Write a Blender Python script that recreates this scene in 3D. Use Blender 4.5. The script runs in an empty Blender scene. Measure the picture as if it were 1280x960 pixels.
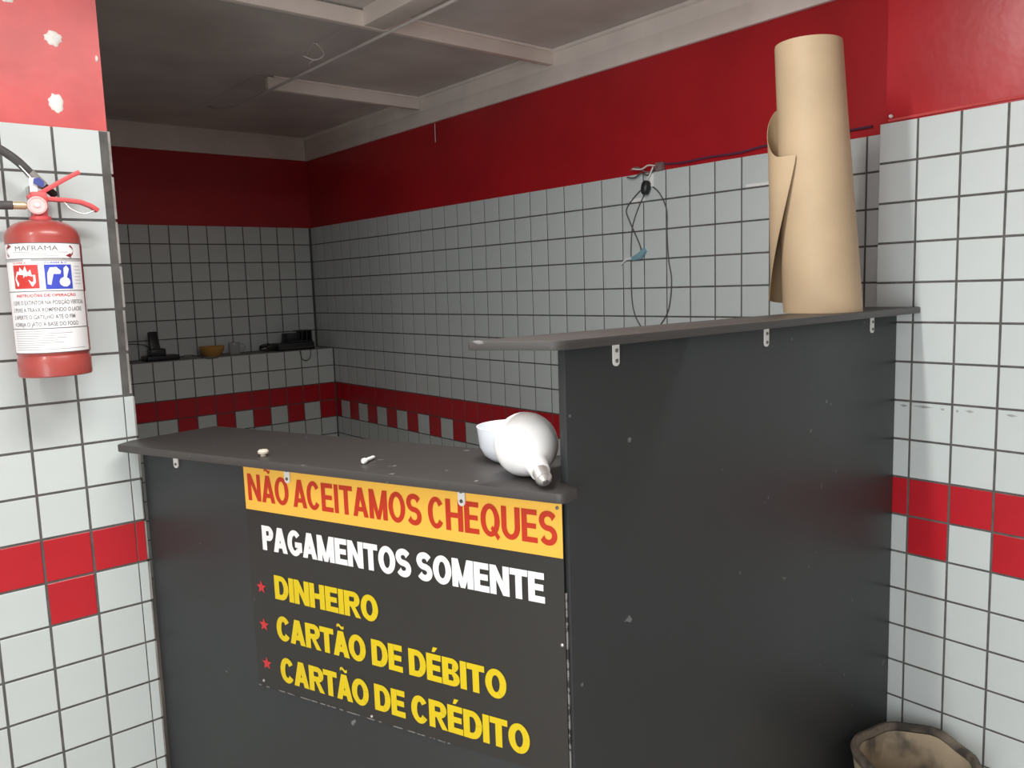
import bpy, bmesh, math, random
import numpy as np
from mathutils import Vector, Matrix
random.seed(7)
R = math.radians
sc = bpy.context.scene
C = sc.collection

# ------------------------------------------------------------------ scale
S = 0.11            # one tile pitch in metres; lengths below are in tile pitches, z from eye height
HC = 1.5675         # eye height above the floor
FZ = -HC / S        # the floor in tile pitches
def W(p): return Vector((p[0]*S, p[1]*S, p[2]*S + HC))

# ------------------------------------------------------------------ camera
FPX, YAW, PIT, ROL = 1012.987, R(39.8847), R(6.9366), R(-1.8789)
Fv = Vector((math.sin(YAW)*math.cos(PIT), math.cos(YAW)*math.cos(PIT), -math.sin(PIT)))
R0 = Vector((math.cos(YAW), -math.sin(YAW), 0)); U0 = R0.cross(Fv)
Rv = math.cos(ROL)*R0 + math.sin(ROL)*U0
Uv = -math.sin(ROL)*R0 + math.cos(ROL)*U0
cam = bpy.data.cameras.new('camera'); camo = bpy.data.objects.new('camera', cam); C.objects.link(camo)
cam.sensor_fit = 'HORIZONTAL'; cam.sensor_width = 36; cam.lens = 36*FPX/1280; cam.clip_start = 0.02
m = Matrix((Rv, Uv, -Fv)).transposed().to_4x4(); m.translation = Vector((0, 0, HC)); camo.matrix_world = m
sc.camera = camo
def project(p):
    v = Vector(p); d = v.dot(Fv)
    return 640 + FPX*v.dot(Rv)/d, 480 - FPX*v.dot(Uv)/d

# ------------------------------------------------------------------ light
w = bpy.data.worlds.new('world'); sc.world = w; w.use_nodes = True
w.node_tree.nodes['Background'].inputs[0].default_value = (0.80, 0.90, 1.0, 1)
w.node_tree.nodes['Background'].inputs[1].default_value = 0.6
def area(name, loc, target, sx, sy, power, col):
    l = bpy.data.lights.new(name, 'AREA'); l.shape = 'RECTANGLE'; l.size = sx*S; l.size_y = sy*S
    l.energy = power; l.color = col
    o = bpy.data.objects.new(name, l); C.objects.link(o); o.location = W(loc)
    o.rotation_euler = (W(target) - W(loc)).to_track_quat('-Z', 'Y').to_euler()
    return o
area('shopfront_daylight', (-12.6, -1.5, -3.5), (0, -1.5, -3.5), 12, 19, 54, (0.95, 0.98, 1.0))
lt = area('ceiling_tube_light', (-7.0, 9.1, 8.1), (-7.0, 9.1, 0), 9, 0.6, 19, (1.0, 0.96, 0.91))
lt.rotation_euler = (0, 0, R(41.8))
area('ceiling_tube_light', (6.0, 9.8, 8.74), (6.0, 9.8, 0), 10, 0.6, 30, (0.98, 0.98, 0.95))
sc.view_settings.view_transform = 'Standard'; sc.view_settings.look = 'None'
sc.view_settings.exposure = -0.12; sc.view_settings.gamma = 1.0; sc.view_settings.use_curve_mapping = False

# ------------------------------------------------------------------ materials
M = {}
def mat(name, col, rough=0.5, var=0.0, scale=8, metal=0.0, bump=0.0, bscale=60, spec=0.5, coat=0.0, col2=None, lo=0.35, hi=0.65, **kw):
    m = bpy.data.materials.new(name); m.use_nodes = True; M[name] = m
    nt = m.node_tree; b = nt.nodes['Principled BSDF']
    b.inputs['Base Color'].default_value = (*col, 1); b.inputs['Roughness'].default_value = rough
    b.inputs['Metallic'].default_value = metal; b.inputs['Specular IOR Level'].default_value = spec
    if coat: b.inputs['Coat Weight'].default_value = coat; b.inputs['Coat Roughness'].default_value = 0.1
    for k, v in kw.items(): b.inputs[k.replace('_', ' ')].default_value = v
    tc = nt.nodes.new('ShaderNodeTexCoord')
    if var or col2:
        n = nt.nodes.new('ShaderNodeTexNoise'); n.inputs['Scale'].default_value = scale; n.inputs['Detail'].default_value = 5
        nt.links.new(tc.outputs['Object'], n.inputs['Vector'])
        r = nt.nodes.new('ShaderNodeValToRGB'); nt.links.new(n.outputs['Fac'], r.inputs['Fac'])
        c2 = col2 or tuple(max(0, c*(1-var)) for c in col); c1 = col if col2 else tuple(min(1, c*(1+var)) for c in col)
        r.color_ramp.elements[0].position = lo; r.color_ramp.elements[1].position = hi
        r.color_ramp.elements[0].color = (*c2, 1); r.color_ramp.elements[1].color = (*c1, 1)
        nt.links.new(r.outputs['Color'], b.inputs['Base Color'])
    if bump:
        n2 = nt.nodes.new('ShaderNodeTexNoise'); n2.inputs['Scale'].default_value = bscale; n2.inputs['Detail'].default_value = 3
        nt.links.new(tc.outputs['Object'], n2.inputs['Vector'])
        bp = nt.nodes.new('ShaderNodeBump'); bp.inputs['Strength'].default_value = bump; bp.inputs['Distance'].default_value = 0.004
        nt.links.new(n2.outputs['Fac'], bp.inputs['Height']); nt.links.new(bp.outputs['Normal'], b.inputs['Normal'])
    return m
mat('white_tile', (0.60, 0.645, 0.64), 0.30, 0.03, 3)
mat('red_tile', (0.50, 0.012, 0.022), 0.28, 0.06, 4)
mat('grout', (0.11, 0.105, 0.10), 0.9, 0.2, 30)
mat('mortar', (0.30, 0.28, 0.26), 0.95, 0.2, 25, bump=0.5)
mat('red_paint', (0.43, 0.012, 0.018), 0.32, 0.10, 3, bump=0.25, bscale=14)
mat('glare_red_paint', (0.62, 0.085, 0.085), 0.38, 0.10, 9, bump=0.25, bscale=18)  # left wall red: glare and haze wash put into a paler, pinker colour
mat('plaster', (0.85, 0.83, 0.79), 0.9, 0.05, 40, bump=0.6)
mat('ceiling_panel', (0.60, 0.55, 0.51), 0.7, 0.10, 3)
mat('ceiling_wood', (0.78, 0.69, 0.625), 0.6, 0.06, 6, bump=0.1)
mat('room_white', (0.66, 0.66, 0.64), 0.7, 0.04, 2)
mat('floor', (0.50, 0.47, 0.43), 0.5, 0.1, 4)
mat('ledge', (0.30, 0.29, 0.28), 0.8, 0.2, 12)
mat('kraft', (0.49, 0.36, 0.225), 0.62, 0.07, 5, bump=0.08, bscale=90)
mat('black_plastic', (0.018, 0.019, 0.022), 0.4)
mat('grey_cable', (0.09, 0.085, 0.08), 0.6)
mat('purple_cable', (0.10, 0.03, 0.07), 0.6)
mat('hose', (0.075, 0.072, 0.07), 0.6, 0.2, 60)
mat('brass', (0.66, 0.55, 0.36), 0.4, metal=0.6)
mat('steel', (0.62, 0.60, 0.58), 0.35, metal=0.8)
mat('bracket', (0.78, 0.76, 0.72), 0.4)
mat('screw', (0.16, 0.15, 0.15), 0.4, metal=0.5)
mat('ext_red', (0.38, 0.062, 0.052), 0.34, 0.06, 12, coat=0.2)
mat('ext_dust', (0.50, 0.14, 0.12), 0.5, 0.1, 12)
mat('lever_red', (0.62, 0.085, 0.09), 0.45)
mat('label_white', (0.86, 0.85, 0.86), 0.45)
mat('label_ink', (0.16, 0.15, 0.16), 0.6)
mat('label_grey', (0.45, 0.44, 0.45), 0.6)
mat('label_red', (0.60, 0.035, 0.03), 0.5)
mat('label_maroon', (0.25, 0.02, 0.03), 0.5)
mat('label_blue', (0.045, 0.07, 0.50), 0.5)
mat('gauge', (0.86, 0.55, 0.54), 0.15)
mat('blue_tag', (0.04, 0.06, 0.28), 0.5)
mat('sign_yellow', (0.95, 0.53, 0.07), 0.4)
mat('sign_red', (0.56, 0.032, 0.006), 0.4)
mat('sign_white', (0.88, 0.88, 0.88), 0.4)
mat('sign_lemon', (0.70, 0.52, 0.004), 0.4)
mat('sign_star', (0.55, 0.03, 0.03), 0.4)
mat('bulb_white', (0.95, 0.95, 0.94), 0.25)
mat('bowl_white', (0.84, 0.89, 0.95), 0.3)
mat('anchor', (0.88, 0.87, 0.85), 0.4)
mat('nut', (0.62, 0.54, 0.44), 0.5)
mat('amber', (0.52, 0.27, 0.07), 0.25)
mat('glass', (0.85, 0.88, 0.88), 0.06, Transmission_Weight=0.75, IOR=1.45)
mat('blue_tape', (0.22, 0.40, 0.48), 0.4)
mat('paper_white', (0.85, 0.85, 0.84), 0.6)
mat('pot_dirty', (0.50, 0.40, 0.28), 0.85, 0, 9, col2=(0.17, 0.14, 0.11), lo=0.38, hi=0.52, bump=0.4, bscale=20)
mat('pot_rim', (0.19, 0.15, 0.115), 0.9, 0, 14, col2=(0.05, 0.042, 0.036), lo=.40, hi=.58, bump=0.6, bscale=30)
mat('junction', (0.20, 0.14, 0.13), 0.7, 0.3, 40)
mat('thread', (0.78, 0.74, 0.70), 0.7)
def laminate(name, col, wear):
    """black laminate with a soft sheen and pale scuffs"""
    m = mat(name, col, 0.36, spec=0.45); nt = m.node_tree; b = nt.nodes['Principled BSDF']
    tc = nt.nodes.new('ShaderNodeTexCoord')
    mp = nt.nodes.new('ShaderNodeMapping'); mp.inputs['Scale'].default_value = (1, 1, 1)
    n = nt.nodes.new('ShaderNodeTexNoise'); n.inputs['Scale'].default_value = 26; n.inputs['Detail'].default_value = 2
    n3 = nt.nodes.new('ShaderNodeTexNoise'); n3.inputs['Scale'].default_value = 2.5; n3.inputs['Detail'].default_value = 4
    nt.links.new(tc.outputs['Object'], mp.inputs[0])
    nt.links.new(mp.outputs[0], n.inputs['Vector']); nt.links.new(mp.outputs[0], n3.inputs['Vector'])
    r = nt.nodes.new('ShaderNodeValToRGB'); nt.links.new(n.outputs['Fac'], r.inputs['Fac'])
    r.color_ramp.elements[0].position = wear; r.color_ramp.elements[0].color = (*col, 1)
    r.color_ramp.elements[1].position = wear + 0.03; r.color_ramp.elements[1].color = tuple(c + 0.13 for c in col) + (1,)
    nt.links.new(r.outputs['Color'], b.inputs['Base Color'])
    mr = nt.nodes.new('ShaderNodeMapRange'); mr.inputs['To Min'].default_value = 0.36; mr.inputs['To Max'].default_value = 0.56
    nt.links.new(n3.outputs['Fac'], mr.inputs['Value']); nt.links.new(mr.outputs[0], b.inputs['Roughness'])
laminate('laminate', (0.029, 0.032, 0.033), 0.745)
laminate('laminate_top', (0.055, 0.050, 0.047), 0.71)  # countertops: ceiling sheen and some dust put into a lighter base than laminate
laminate('sign_black', (0.028, 0.026, 0.023), 0.80)

# ------------------------------------------------------------------ mesh builder
class MB:
    def __init__(self): self.v = []; self.f = []; self.m = []
    def add(self, vs, fs, mi=0):
        o = len(self.v); self.v += [tuple(q) for q in vs]
        for f in fs: self.f.append([i + o for i in f]); self.m.append(mi)
        return self
    def box(self, a, b, mi=0):
        x0, y0, z0 = [min(a[i], b[i]) for i in range(3)]; x1, y1, z1 = [max(a[i], b[i]) for i in range(3)]
        return self.add([(x0,y0,z0),(x1,y0,z0),(x1,y1,z0),(x0,y1,z0),(x0,y0,z1),(x1,y0,z1),(x1,y1,z1),(x0,y1,z1)],
                 [(0,3,2,1),(4,5,6,7),(0,1,5,4),(1,2,6,5),(2,3,7,6),(3,0,4,7)], mi)
    def prism(self, poly, z0, z1, mi=0):
        n = len(poly)
        return self.add([(x, y, z0) for x, y in poly] + [(x, y, z1) for x, y in poly],
                 [list(range(n))[::-1], list(range(n, 2*n))] + [(i, (i+1) % n, n + (i+1) % n, n + i) for i in range(n)], mi)
    def frame(self, d):
        d = Vector(d).normalized(); a = Vector((0, 0, 1)) if abs(d.z) < 0.9 else Vector((1, 0, 0))
        e = d.cross(a).normalized(); return e, d.cross(e).normalized(), d
    def tube(self, pts, rad, n=8, mi=0, smooth=0):
        pts = [Vector(p) for p in pts]
        if smooth:
            q = []
            for i in range(len(pts)-1):
                p0, p1, p2, p3 = pts[max(i-1, 0)], pts[i], pts[i+1], pts[min(i+2, len(pts)-1)]
                for k in range(smooth):
                    t = k/smooth
                    q.append(0.5*((2*p1) + (p2-p0)*t + (2*p0-5*p1+4*p2-p3)*t*t + (3*p1-p0-3*p2+p3)*t**3))
            pts = q + [pts[-1]]
        rs = rad if isinstance(rad, (list, tuple)) else [rad]*len(pts)
        vs, fs = [], []; e = None
        for i, p in enumerate(pts):
            d = (pts[min(i+1, len(pts)-1)] - pts[max(i-1, 0)]).normalized()
            if e is None: e, f, _ = self.frame(d)
            else: e = (e - d*e.dot(d)).normalized(); f = d.cross(e)
            for k in range(n):
                t = 2*math.pi*k/n; vs.append(p + (e*math.cos(t) + f*math.sin(t))*rs[i])
        for i in range(len(pts)-1):
            for k in range(n): fs.append((i*n+k, i*n+(k+1) % n, (i+1)*n+(k+1) % n, (i+1)*n+k))
        fs.append(list(range(n))[::-1]); fs.append([(len(pts)-1)*n+k for k in range(n)])
        return self.add(vs, fs, mi)
    def lathe(self, c, axis, prof, n=32, mi=0, cap=True):
        """prof: (distance along axis, radius)"""
        e, f, d = self.frame(axis); c = Vector(c); vs, fs = [], []
        for h, r in prof:
            for k in range(n):
                t = 2*math.pi*k/n; vs.append(c + d*h + (e*math.cos(t) + f*math.sin(t))*r)
        for i in range(len(prof)-1):
            for k in range(n): fs.append((i*n+k, i*n+(k+1) % n, (i+1)*n+(k+1) % n, (i+1)*n+k))
        if cap:
            fs.append(list(range(n))[::-1]); fs.append([(len(prof)-1)*n+k for k in range(n)])
        return self.add(vs, fs, mi)
    def build(self, name, mats, parent=None, smooth=False, bevel=0, seg=2, solid=0):
        mats = [mats] if isinstance(mats, str) else mats
        base = ROOT.get(parent.name, Vector()) if parent is not None else Vector()
        me = bpy.data.meshes.new(name)
        me.from_pydata([W(p) - base for p in self.v], [], self.f)
        for q in mats: me.materials.append(M[q])
        for i, p in enumerate(me.polygons): p.material_index = self.m[i]
        bm = bmesh.new(); bm.from_mesh(me)
        if solid: bmesh.ops.solidify(bm, geom=bm.faces[:], thickness=solid*S)
        bmesh.ops.recalc_face_normals(bm, faces=bm.faces)
        if bevel:
            es = [e for e in bm.edges if len(e.link_faces) == 2 and e.calc_face_angle(0) > 0.5]
            bmesh.ops.bevel(bm, geom=es, offset=bevel*S, segments=seg, affect='EDGES', profile=0.5)
        bm.to_mesh(me); bm.free()
        if smooth or bevel:
            for p in me.polygons: p.use_smooth = True
            me.set_sharp_from_angle(angle=R(38))
        o = bpy.data.objects.new(name, me); C.objects.link(o)
        if parent is not None: o.parent = parent; ROOT[o.name] = base
        return o
ROOT = {}
def tag(o, label, cat, group=None):
    o['label'] = label; o['category'] = cat
    if group: o['group'] = group
    return o
def thing(name, loc, label, cat, group=None):
    o = bpy.data.objects.new(name, None); C.objects.link(o); o.empty_display_size = 0.05
    o.location = W(loc); ROOT[o.name] = W(loc)
    return tag(o, label, cat, group)
def struct(o): o['kind'] = 'structure'; return o

# ------------------------------------------------------------------ the room: main planes (tile pitches)
XRP, XR, YB, YL, Z0, YB2 = 20.813, 22.241, 42.657, 20.098, 3.75, 44.657
ORP, OR, OL, OB, OB2 = 9.138, 15.119, 3.10, 22.201, 22.145
ZC = 7.57           # underside of the ceiling battens
TT = 0.09           # how far a tile stands proud of the bed
XE = 5.25           # free end of the left wall
DJ = 10.10          # far end of the front stretch of the right wall
YS = -14.0          # the shop side behind the viewer
struct(MB().box((-13, YS, FZ), (23, 46, FZ-1)).build('floor', 'floor'))
GT = 0.018          # grout sits this far behind the tile faces
def wall(name, a, b, paint, lower='grout', d=(0, 0)):
    mb = MB(); mb.box((a[0]+d[0], a[1]+d[1], FZ), (b[0], b[1], Z0 - 0.04), 0); mb.box((a[0], a[1], Z0 - 0.04), (b[0], b[1], 9.4), 1)
    return struct(mb.build(name, [lower, paint]))
wR = wall('wall_right', (XR+TT, DJ-3, 0), (XR+2, 46.5, 0), 'red_paint', d=(GT-TT, 0))
wRP = struct(MB().box((XRP+GT, YS, FZ), (XR+2, DJ-0.03, Z0-0.04), 0).box((XRP+TT+0.02, YS, Z0-0.04), (XR+2, DJ-0.12, 9.4), 1).build('wall_right_front', ['grout', 'red_paint']))
wB2 = wall('wall_back', (2, YB2+TT, 0), (XR+TT, 46.5, 0), 'red_paint', d=(0, GT-TT))
wB = struct(MB().box((2, YB+GT, FZ), (XR+TT, YB2+TT, Z0-7-0.03), 0).box((2, YB, Z0-7-0.03), (XR+TT, YB2+TT, Z0-7), 1).build('wall_back_lower', ['grout', 'ledge']))
wL = wall('wall_left', (-13, YL+TT, 0), (XE-0.02, YL+1.5, 0), 'glare_red_paint', d=(0, GT-TT))
struct(MB().box((-13, YS, FZ), (23, YS-1, 9.4)).build('wall_front', 'room_white'))
mb = MB()      # street side with the wide open shopfront
mb.box((-13, YS, FZ), (-14, -8, 9.4)); mb.box((-13, 5, FZ), (-14, 21.6, 9.4)); mb.box((-13, -8, 6.2), (-14, 5, 9.4))
struct(mb.build('wall_street', 'room_white'))
struct(MB().box((2, 21.6, FZ), (3, 46.5, 9.4)).build('wall_left_back', 'room_white'))

# ------------------------------------------------------------------ wall tiles
G = 0.055
_tm = {}
def tile_mesh(axis, wd, ht, red):
    """a tile lying against the plane; face towards -axis, chamfered rim; 18 triangles"""
    key = (axis, round(wd, 3), round(ht, 3), red)
    if key in _tm: return _tm[key]
    a, h, c = (wd-G)/2, (ht-G)/2, 0.008
    ring = [(-a,-h),(a,-h),(a,h),(-a,h)]; ring2 = [(-a+c,-h+c),(a-c,-h+c),(a-c,h-c),(-a+c,h-c)]
    pts = [(u, 0.10, v) for u, v in ring] + [(u, 0.006, v) for u, v in ring] + [(u, 0.0, v) for u, v in ring2]
    fs = [(0,1,5,4),(1,2,6,5),(2,3,7,6),(3,0,4,7),(4,5,9,8),(5,6,10,9),(6,7,11,10),(7,4,8,11),(8,9,10,11)]
    if axis == 'x': pts = [(d, -u, v) for u, d, v in pts]
    me = bpy.data.meshes.new('tile'); me.from_pydata([Vector(q)*S for q in pts], [], fs)
    me.materials.append(M['red_tile' if red else 'white_tile']); me.update()
    _tm[key] = me
    return me
def lay_tiles(wallo, axis, plane, cells, visible, field_name):
    """cells: (u0, u1, row, red, v_top_cut); the largest 300 in view are tiles, the rest one field"""
    items = []
    for u0, u1, row, red in cells:
        if u1-u0 < 0.08: continue
        z1, z0 = Z0-row, Z0-row-1; uc = (u0+u1)/2; zc = (z0+z1)/2
        c = (plane, uc, zc) if axis == 'x' else (uc, plane, zc)
        d = Vector(c).dot(Fv); vis = False
        if d > 1:
            x, y = project(c); vis = -45 < x < 1325 and -45 < y < 1005 and visible(x, y, c)
        items.append((not vis, d, c, u1-u0, red))
    items.sort(key=lambda t: t[:2])
    fv, ff, fm = [], [], []
    for k, (hid, d, c, wd, red) in enumerate(items):
        me = tile_mesh(axis, wd, 1.0, red)
        if not hid and k < 300:
            o = bpy.data.objects.new('tile', me); C.objects.link(o); o.parent = wallo; o.location = W(c)
            o.rotation_euler = (random.gauss(0, .0022), random.gauss(0, .0022), random.gauss(0, .0022))
        else:
            n = len(fv); wc = W(c); fv += [v.co + wc for v in me.vertices]
            ff += [[i + n for i in p.vertices] for p in me.polygons]; fm += [1 if red else 0]*len(me.polygons)
    if fv:
        me = bpy.data.meshes.new(field_name); me.from_pydata(fv, [], ff)
        me.materials.append(M['white_tile']); me.materials.append(M['red_tile'])
        me.polygons.foreach_set('material_index', fm); me.update()
        o = bpy.data.objects.new(field_name, me); C.objects.link(o); o.parent = wallo; o['kind'] = 'stuff'
def behind_counter(x, y, c):
    if x > 706 and c[0] > 9.1 and c[1] > 9.6:
        t = 9.0/c[1]; return c[2]*t > -0.9 - 0.15
    return not (y > 575 and x < 720)
# front stretch of the right wall
cells = []
for r in range(18):
    for k in range(-1, 24):
        u1 = ORP-k; u0 = u1-1
        if k == -1: u0, u1 = ORP, DJ
        red = r == 9 or (r == 10 and k >= 0 and k % 2 == 0)
        if u0 > YS: cells.append((u0, u1, r, red))
lay_tiles(wRP, 'x', XRP, cells, lambda x, y, c: c[1] < 9.5 or c[2] > -1.5, 'tile_field')
# the long right wall
cells = []
for r in range(18):
    for k in range(-6, 30):
        u0, u1 = OR+k, OR+k+1
        end = YB2 if r < 7 else YB
        if u0 >= end - 0.08: continue
        cells.append((u0, min(u1, end), r, r == 9 or (r == 10 and k % 2 == 1)))
lay_tiles(wR, 'x', XR, cells, lambda x, y, c: x < 1092 and behind_counter(x, y, c), 'tile_field')
# back wall above and below its ledge
cells = [(OB2-k-1, min(OB2-k, XR-0.02), r, False) for r in range(7) for k in range(0, 19)]
lay_tiles(wB2, 'y', YB2, cells, lambda x, y, c: x > 0.1*y + 112, 'tile_field')
cells = [(OB-k-1, min(OB-k, XR-0.02), r, r == 9 or (r == 10 and k % 2 == 0 and k < 10)) for r in range(7, 18) for k in range(0, 19)]
lay_tiles(wB, 'y', YB, cells, lambda x, y, c: x > 0.1*y + 112 and y < 570, 'tile_field')
# left wall
XU = 5.06
cells = []
for r in range(18):
    for k in range(-15, 2):
        u0, u1 = OL+k, OL+k+1
        if k == 1: u1 = XU
        cells.append((u0, u1, r, r == 9 or (r == 10 and k == 0)))
    if r >= 6: cells.append((XU-0.03, XE+0.03, r, r == 9))
lay_tiles(wL, 'y', YL, cells, lambda x, y, c: True, 'tile_field')
# bare mortar edge above the cut tiles and rough corner below
mb = MB()
for r in range(6):
    a = random.uniform(-.015, .015)
    mb.box((XU, YL+0.03, Z0-r-0.02), (XE-0.04+a, YL+0.2, Z0-r-0.98)); mb.box((XE-0.05+a, YL+0.0, Z0-r-0.03), (XE+a, YL+1.4, Z0-r-0.96))
mb.build('mortar_edge', 'mortar', wL)
mb = MB()
for r in range(6, 18):
    a = random.uniform(-.02, .02); mb.box((XE+0.0, YL+0.015, Z0-r-0.04), (XE+0.035+a, YL+0.2, Z0-r-0.97))
mb.build('chipped_edge', 'mortar', wL)
def blob(name, c, rx, rz, parent, seed):
    rnd = random.Random(seed); n = 22; vs = []
    rad = [1 + rnd.uniform(-.14, .14) for _ in range(n)]
    for lay, (k, d) in enumerate(((1, 0), (0.8, -0.03), (0.4, -0.045))):
        for i in range(n):
            t = 2*math.pi*i/n; vs.append((c[0] + math.cos(t)*rx*rad[i]*k, c[1]+d, c[2] + math.sin(t)*rz*rad[i]*k))
    fs = [(l*n+i, l*n+(i+1) % n, (l+1)*n+(i+1) % n, (l+1)*n+i) for l in range(2) for i in range(n)] + [[2*n+i for i in range(n)]]
    MB().add(vs, fs).build(name, 'plaster', parent, smooth=True)
YP = YL + TT
blob('plaster_patch', (4.32, YP, 5.60), 0.17, 0.155, wL, 1)
blob('plaster_patch', (4.26, YP, 4.25), 0.145, 0.20, wL, 3)
blob('plaster_patch', (3.52, YP, 6.30), 0.13, 0.12, wL, 5)
blob('plaster_patch', (5.15, YP, 5.30), 0.03, 0.07, wL, 6)
# thin ledge of old paint along the tile tops
MB().tube([(XRP+TT+0.0, 6.0, Z0+0.06), (XRP+TT, 7.5, Z0+0.07), (XRP+TT, 9.9, Z0+0.05)], 0.035, 6).build('paint_ledge', 'glare_red_paint', wRP, smooth=True)
MB().lathe((XRP+TT, 9.82, Z0+0.14), (-1, 0, 0), [(0, .03), (.07, .05), (.12, .03)], 10).build('nail', 'plaster', wRP, smooth=True)

mat('smudge', (0.36, 0.37, 0.37), 0.8, 0.2, 60)
for y0, y1, dz in ((9.2, 9.42, .13), (8.55, 9.1, .12), (8.3, 8.42, .14), (7.98, 8.05, .15), (7.62, 7.85, .13), (6.7, 6.95, .14)):
    zz = Z0-7-dz; ym = (y0+y1)/2
    MB().add([(XRP-.002, y0, zz), (XRP-.002, ym, zz-.035), (XRP-.002, y1, zz+.01), (XRP-.002, ym, zz+.035)], [(0, 1, 2, 3)]).build('smudge', 'smudge', wRP)
# ------------------------------------------------------------------ ceiling
ZP, ZBM = 8.86, 8.32          # panels and underside of the battens
ce = struct(MB().box((-14, YS-1, ZP+0.12), (24, 47, ZP+0.7)).build('ceiling', 'ceiling_wood'))
MB().box((XR-.06, DJ, ZC), (XR+TT+.01, YB2+TT, 8.22)).build('fascia_board', 'ceiling_wood', ce, bevel=.012)
MB().box((XR-.045, DJ, 8.222), (XR+TT+.01, YB2+TT, ZP+.1)).build('fascia_board', 'ceiling_wood', ce, bevel=.012)
MB().box((3, YB2-.05, ZC+.01), (XR-.07, YB2+TT+.01, ZP+.1)).build('fascia_board', 'ceiling_wood', ce, bevel=.012)
ybeams = [-12.8, -3.8, 5.3, 14.4, 23.46, 32.6]
for y in ybeams:
    MB().box((-13 if y < 30 else 14.76, y, ZBM), (XR-.065, y+0.28, ZP-.05)).build('beam', 'ceiling_wood', ce, bevel=.015)
MB().box((13.95, YS, ZBM+.01), (14.72, 23.47, ZP+.05)).build('beam', 'ceiling_wood', ce, bevel=.015)
ys = [YS] + ybeams + [YB2]
for i in range(len(ys)-1):
    y0, y1 = ys[i] + (0.14 if i else 0), ys[i+1] + (0.14 if i < len(ys)-2 else 0)
    for x0, x1 in ((-13, 14.4), (14.4, XR-.05)):
        z = ZP + random.uniform(0, .02)
        MB().box((x0, y0, z), (x1-0.02, y1-0.02, z+0.1)).build('panel', 'ceiling_panel', ce)
    if i >= 3:   # small quarter-round where panel meets the fascia
        xm = XR-.047; a, b = y0+.15, y1-.01
        MB().add([(xm, a, ZP), (xm, b, ZP), (xm, b, ZP-.13), (xm, a, ZP-.13), (xm-.13, a, ZP), (xm-.13, b, ZP), (xm-.09, a, ZP-.09), (xm-.09, b, ZP-.09)],
                 [(0,1,5,4),(4,5,7,6),(6,7,2,3),(0,3,2,1),(0,4,6,3),(1,2,7,5)]).build('moulding', 'ceiling_wood', ce)
for y0 in (32.6, 23.46):
    MB().box((15, y0-.09, ZP-.09), (XR-.2, y0-.002, ZP)).build('moulding', 'ceiling_wood', ce)
o = MB().tube([(14.83, YS, ZBM-.06), (14.83, 20, ZBM-.06), (14.80, 36.0, ZBM-.05), (14.8, 38.5, ZBM+.25), (14.8, 39.4, ZP)], 0.055, 8).build('ceiling_conduit', 'ceiling_panel', None, smooth=True)
tag(o, 'thin conduit running along the underside of the white ceiling', 'conduit')
mb = MB()
k = 8.4/8.1
def cw(x, y, z): return (x*z/8.1, y*z/8.1, z)
mb.tube([cw(13.6, 26.8, ZP), cw(13.13, 25.25, 8.55), cw(13.95, 26.2, 8.4), cw(14.04, 27.0, 8.3), cw(13.48, 26.8, 8.4)], 0.018, 5, smooth=6)
mb.tube([cw(14.0, 26.9, 8.33), cw(14.1, 27.6, 8.3), cw(14.6, 28.4, 8.35)], 0.014, 5, smooth=6)
tag(mb.build('loose_wire', 'thread', None, smooth=True), 'curled pale wire ends dangling from the ceiling beside the conduit', 'wire')
o = MB().tube([(XR-.02, 31.5, 7.5), (XR-.03, 31.5, 7.1), (XR-.02, 31.52, 6.66)], 0.018, 5).build('hanging_thread', 'thread', None)
tag(o, 'short white thread hanging from the ceiling edge on red wall', 'thread')

# ------------------------------------------------------------------ counters
A = Vector((5.34, 20.10)); Bq = Vector((9.10, 9.53)); dl = (Bq-A).normalized(); nl = Vector((dl.y, -dl.x))  # nl points to the viewer's side
def LP(s, off): q = A + dl*s + nl*off; return (q.x, q.y)
def inset(poly, n=6):
    return poly
def rounded(poly, radii, n=6):
    out = []
    N = len(poly)
    for i, p in enumerate(poly):
        r = radii[i]; p = Vector(p)
        if not r: out.append(tuple(p)); continue
        a = (Vector(poly[i-1]) - p).normalized(); b = (Vector(poly[(i+1) % N]) - p).normalized()
        for k in range(n+1):
            t = k/n; q = (p + a*r)*(1-t)**2 + p*2*t*(1-t) + (p + b*r)*t*t; out.append(tuple(q))
    return out
SO = 0.035
low = thing('low_counter', (*LP(5.5, -.5), FZ), 'low black laminate counter carrying the payment sign, from left wall to tall counter', 'counter')
MB().prism([LP(0.02, 0), LP(11.09, 0), LP(10.9, -.16), LP(0.02, -.16)], FZ, -3.46).build('front_panel', 'laminate', low, bevel=.012)
bk = []
s = 0
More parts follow.
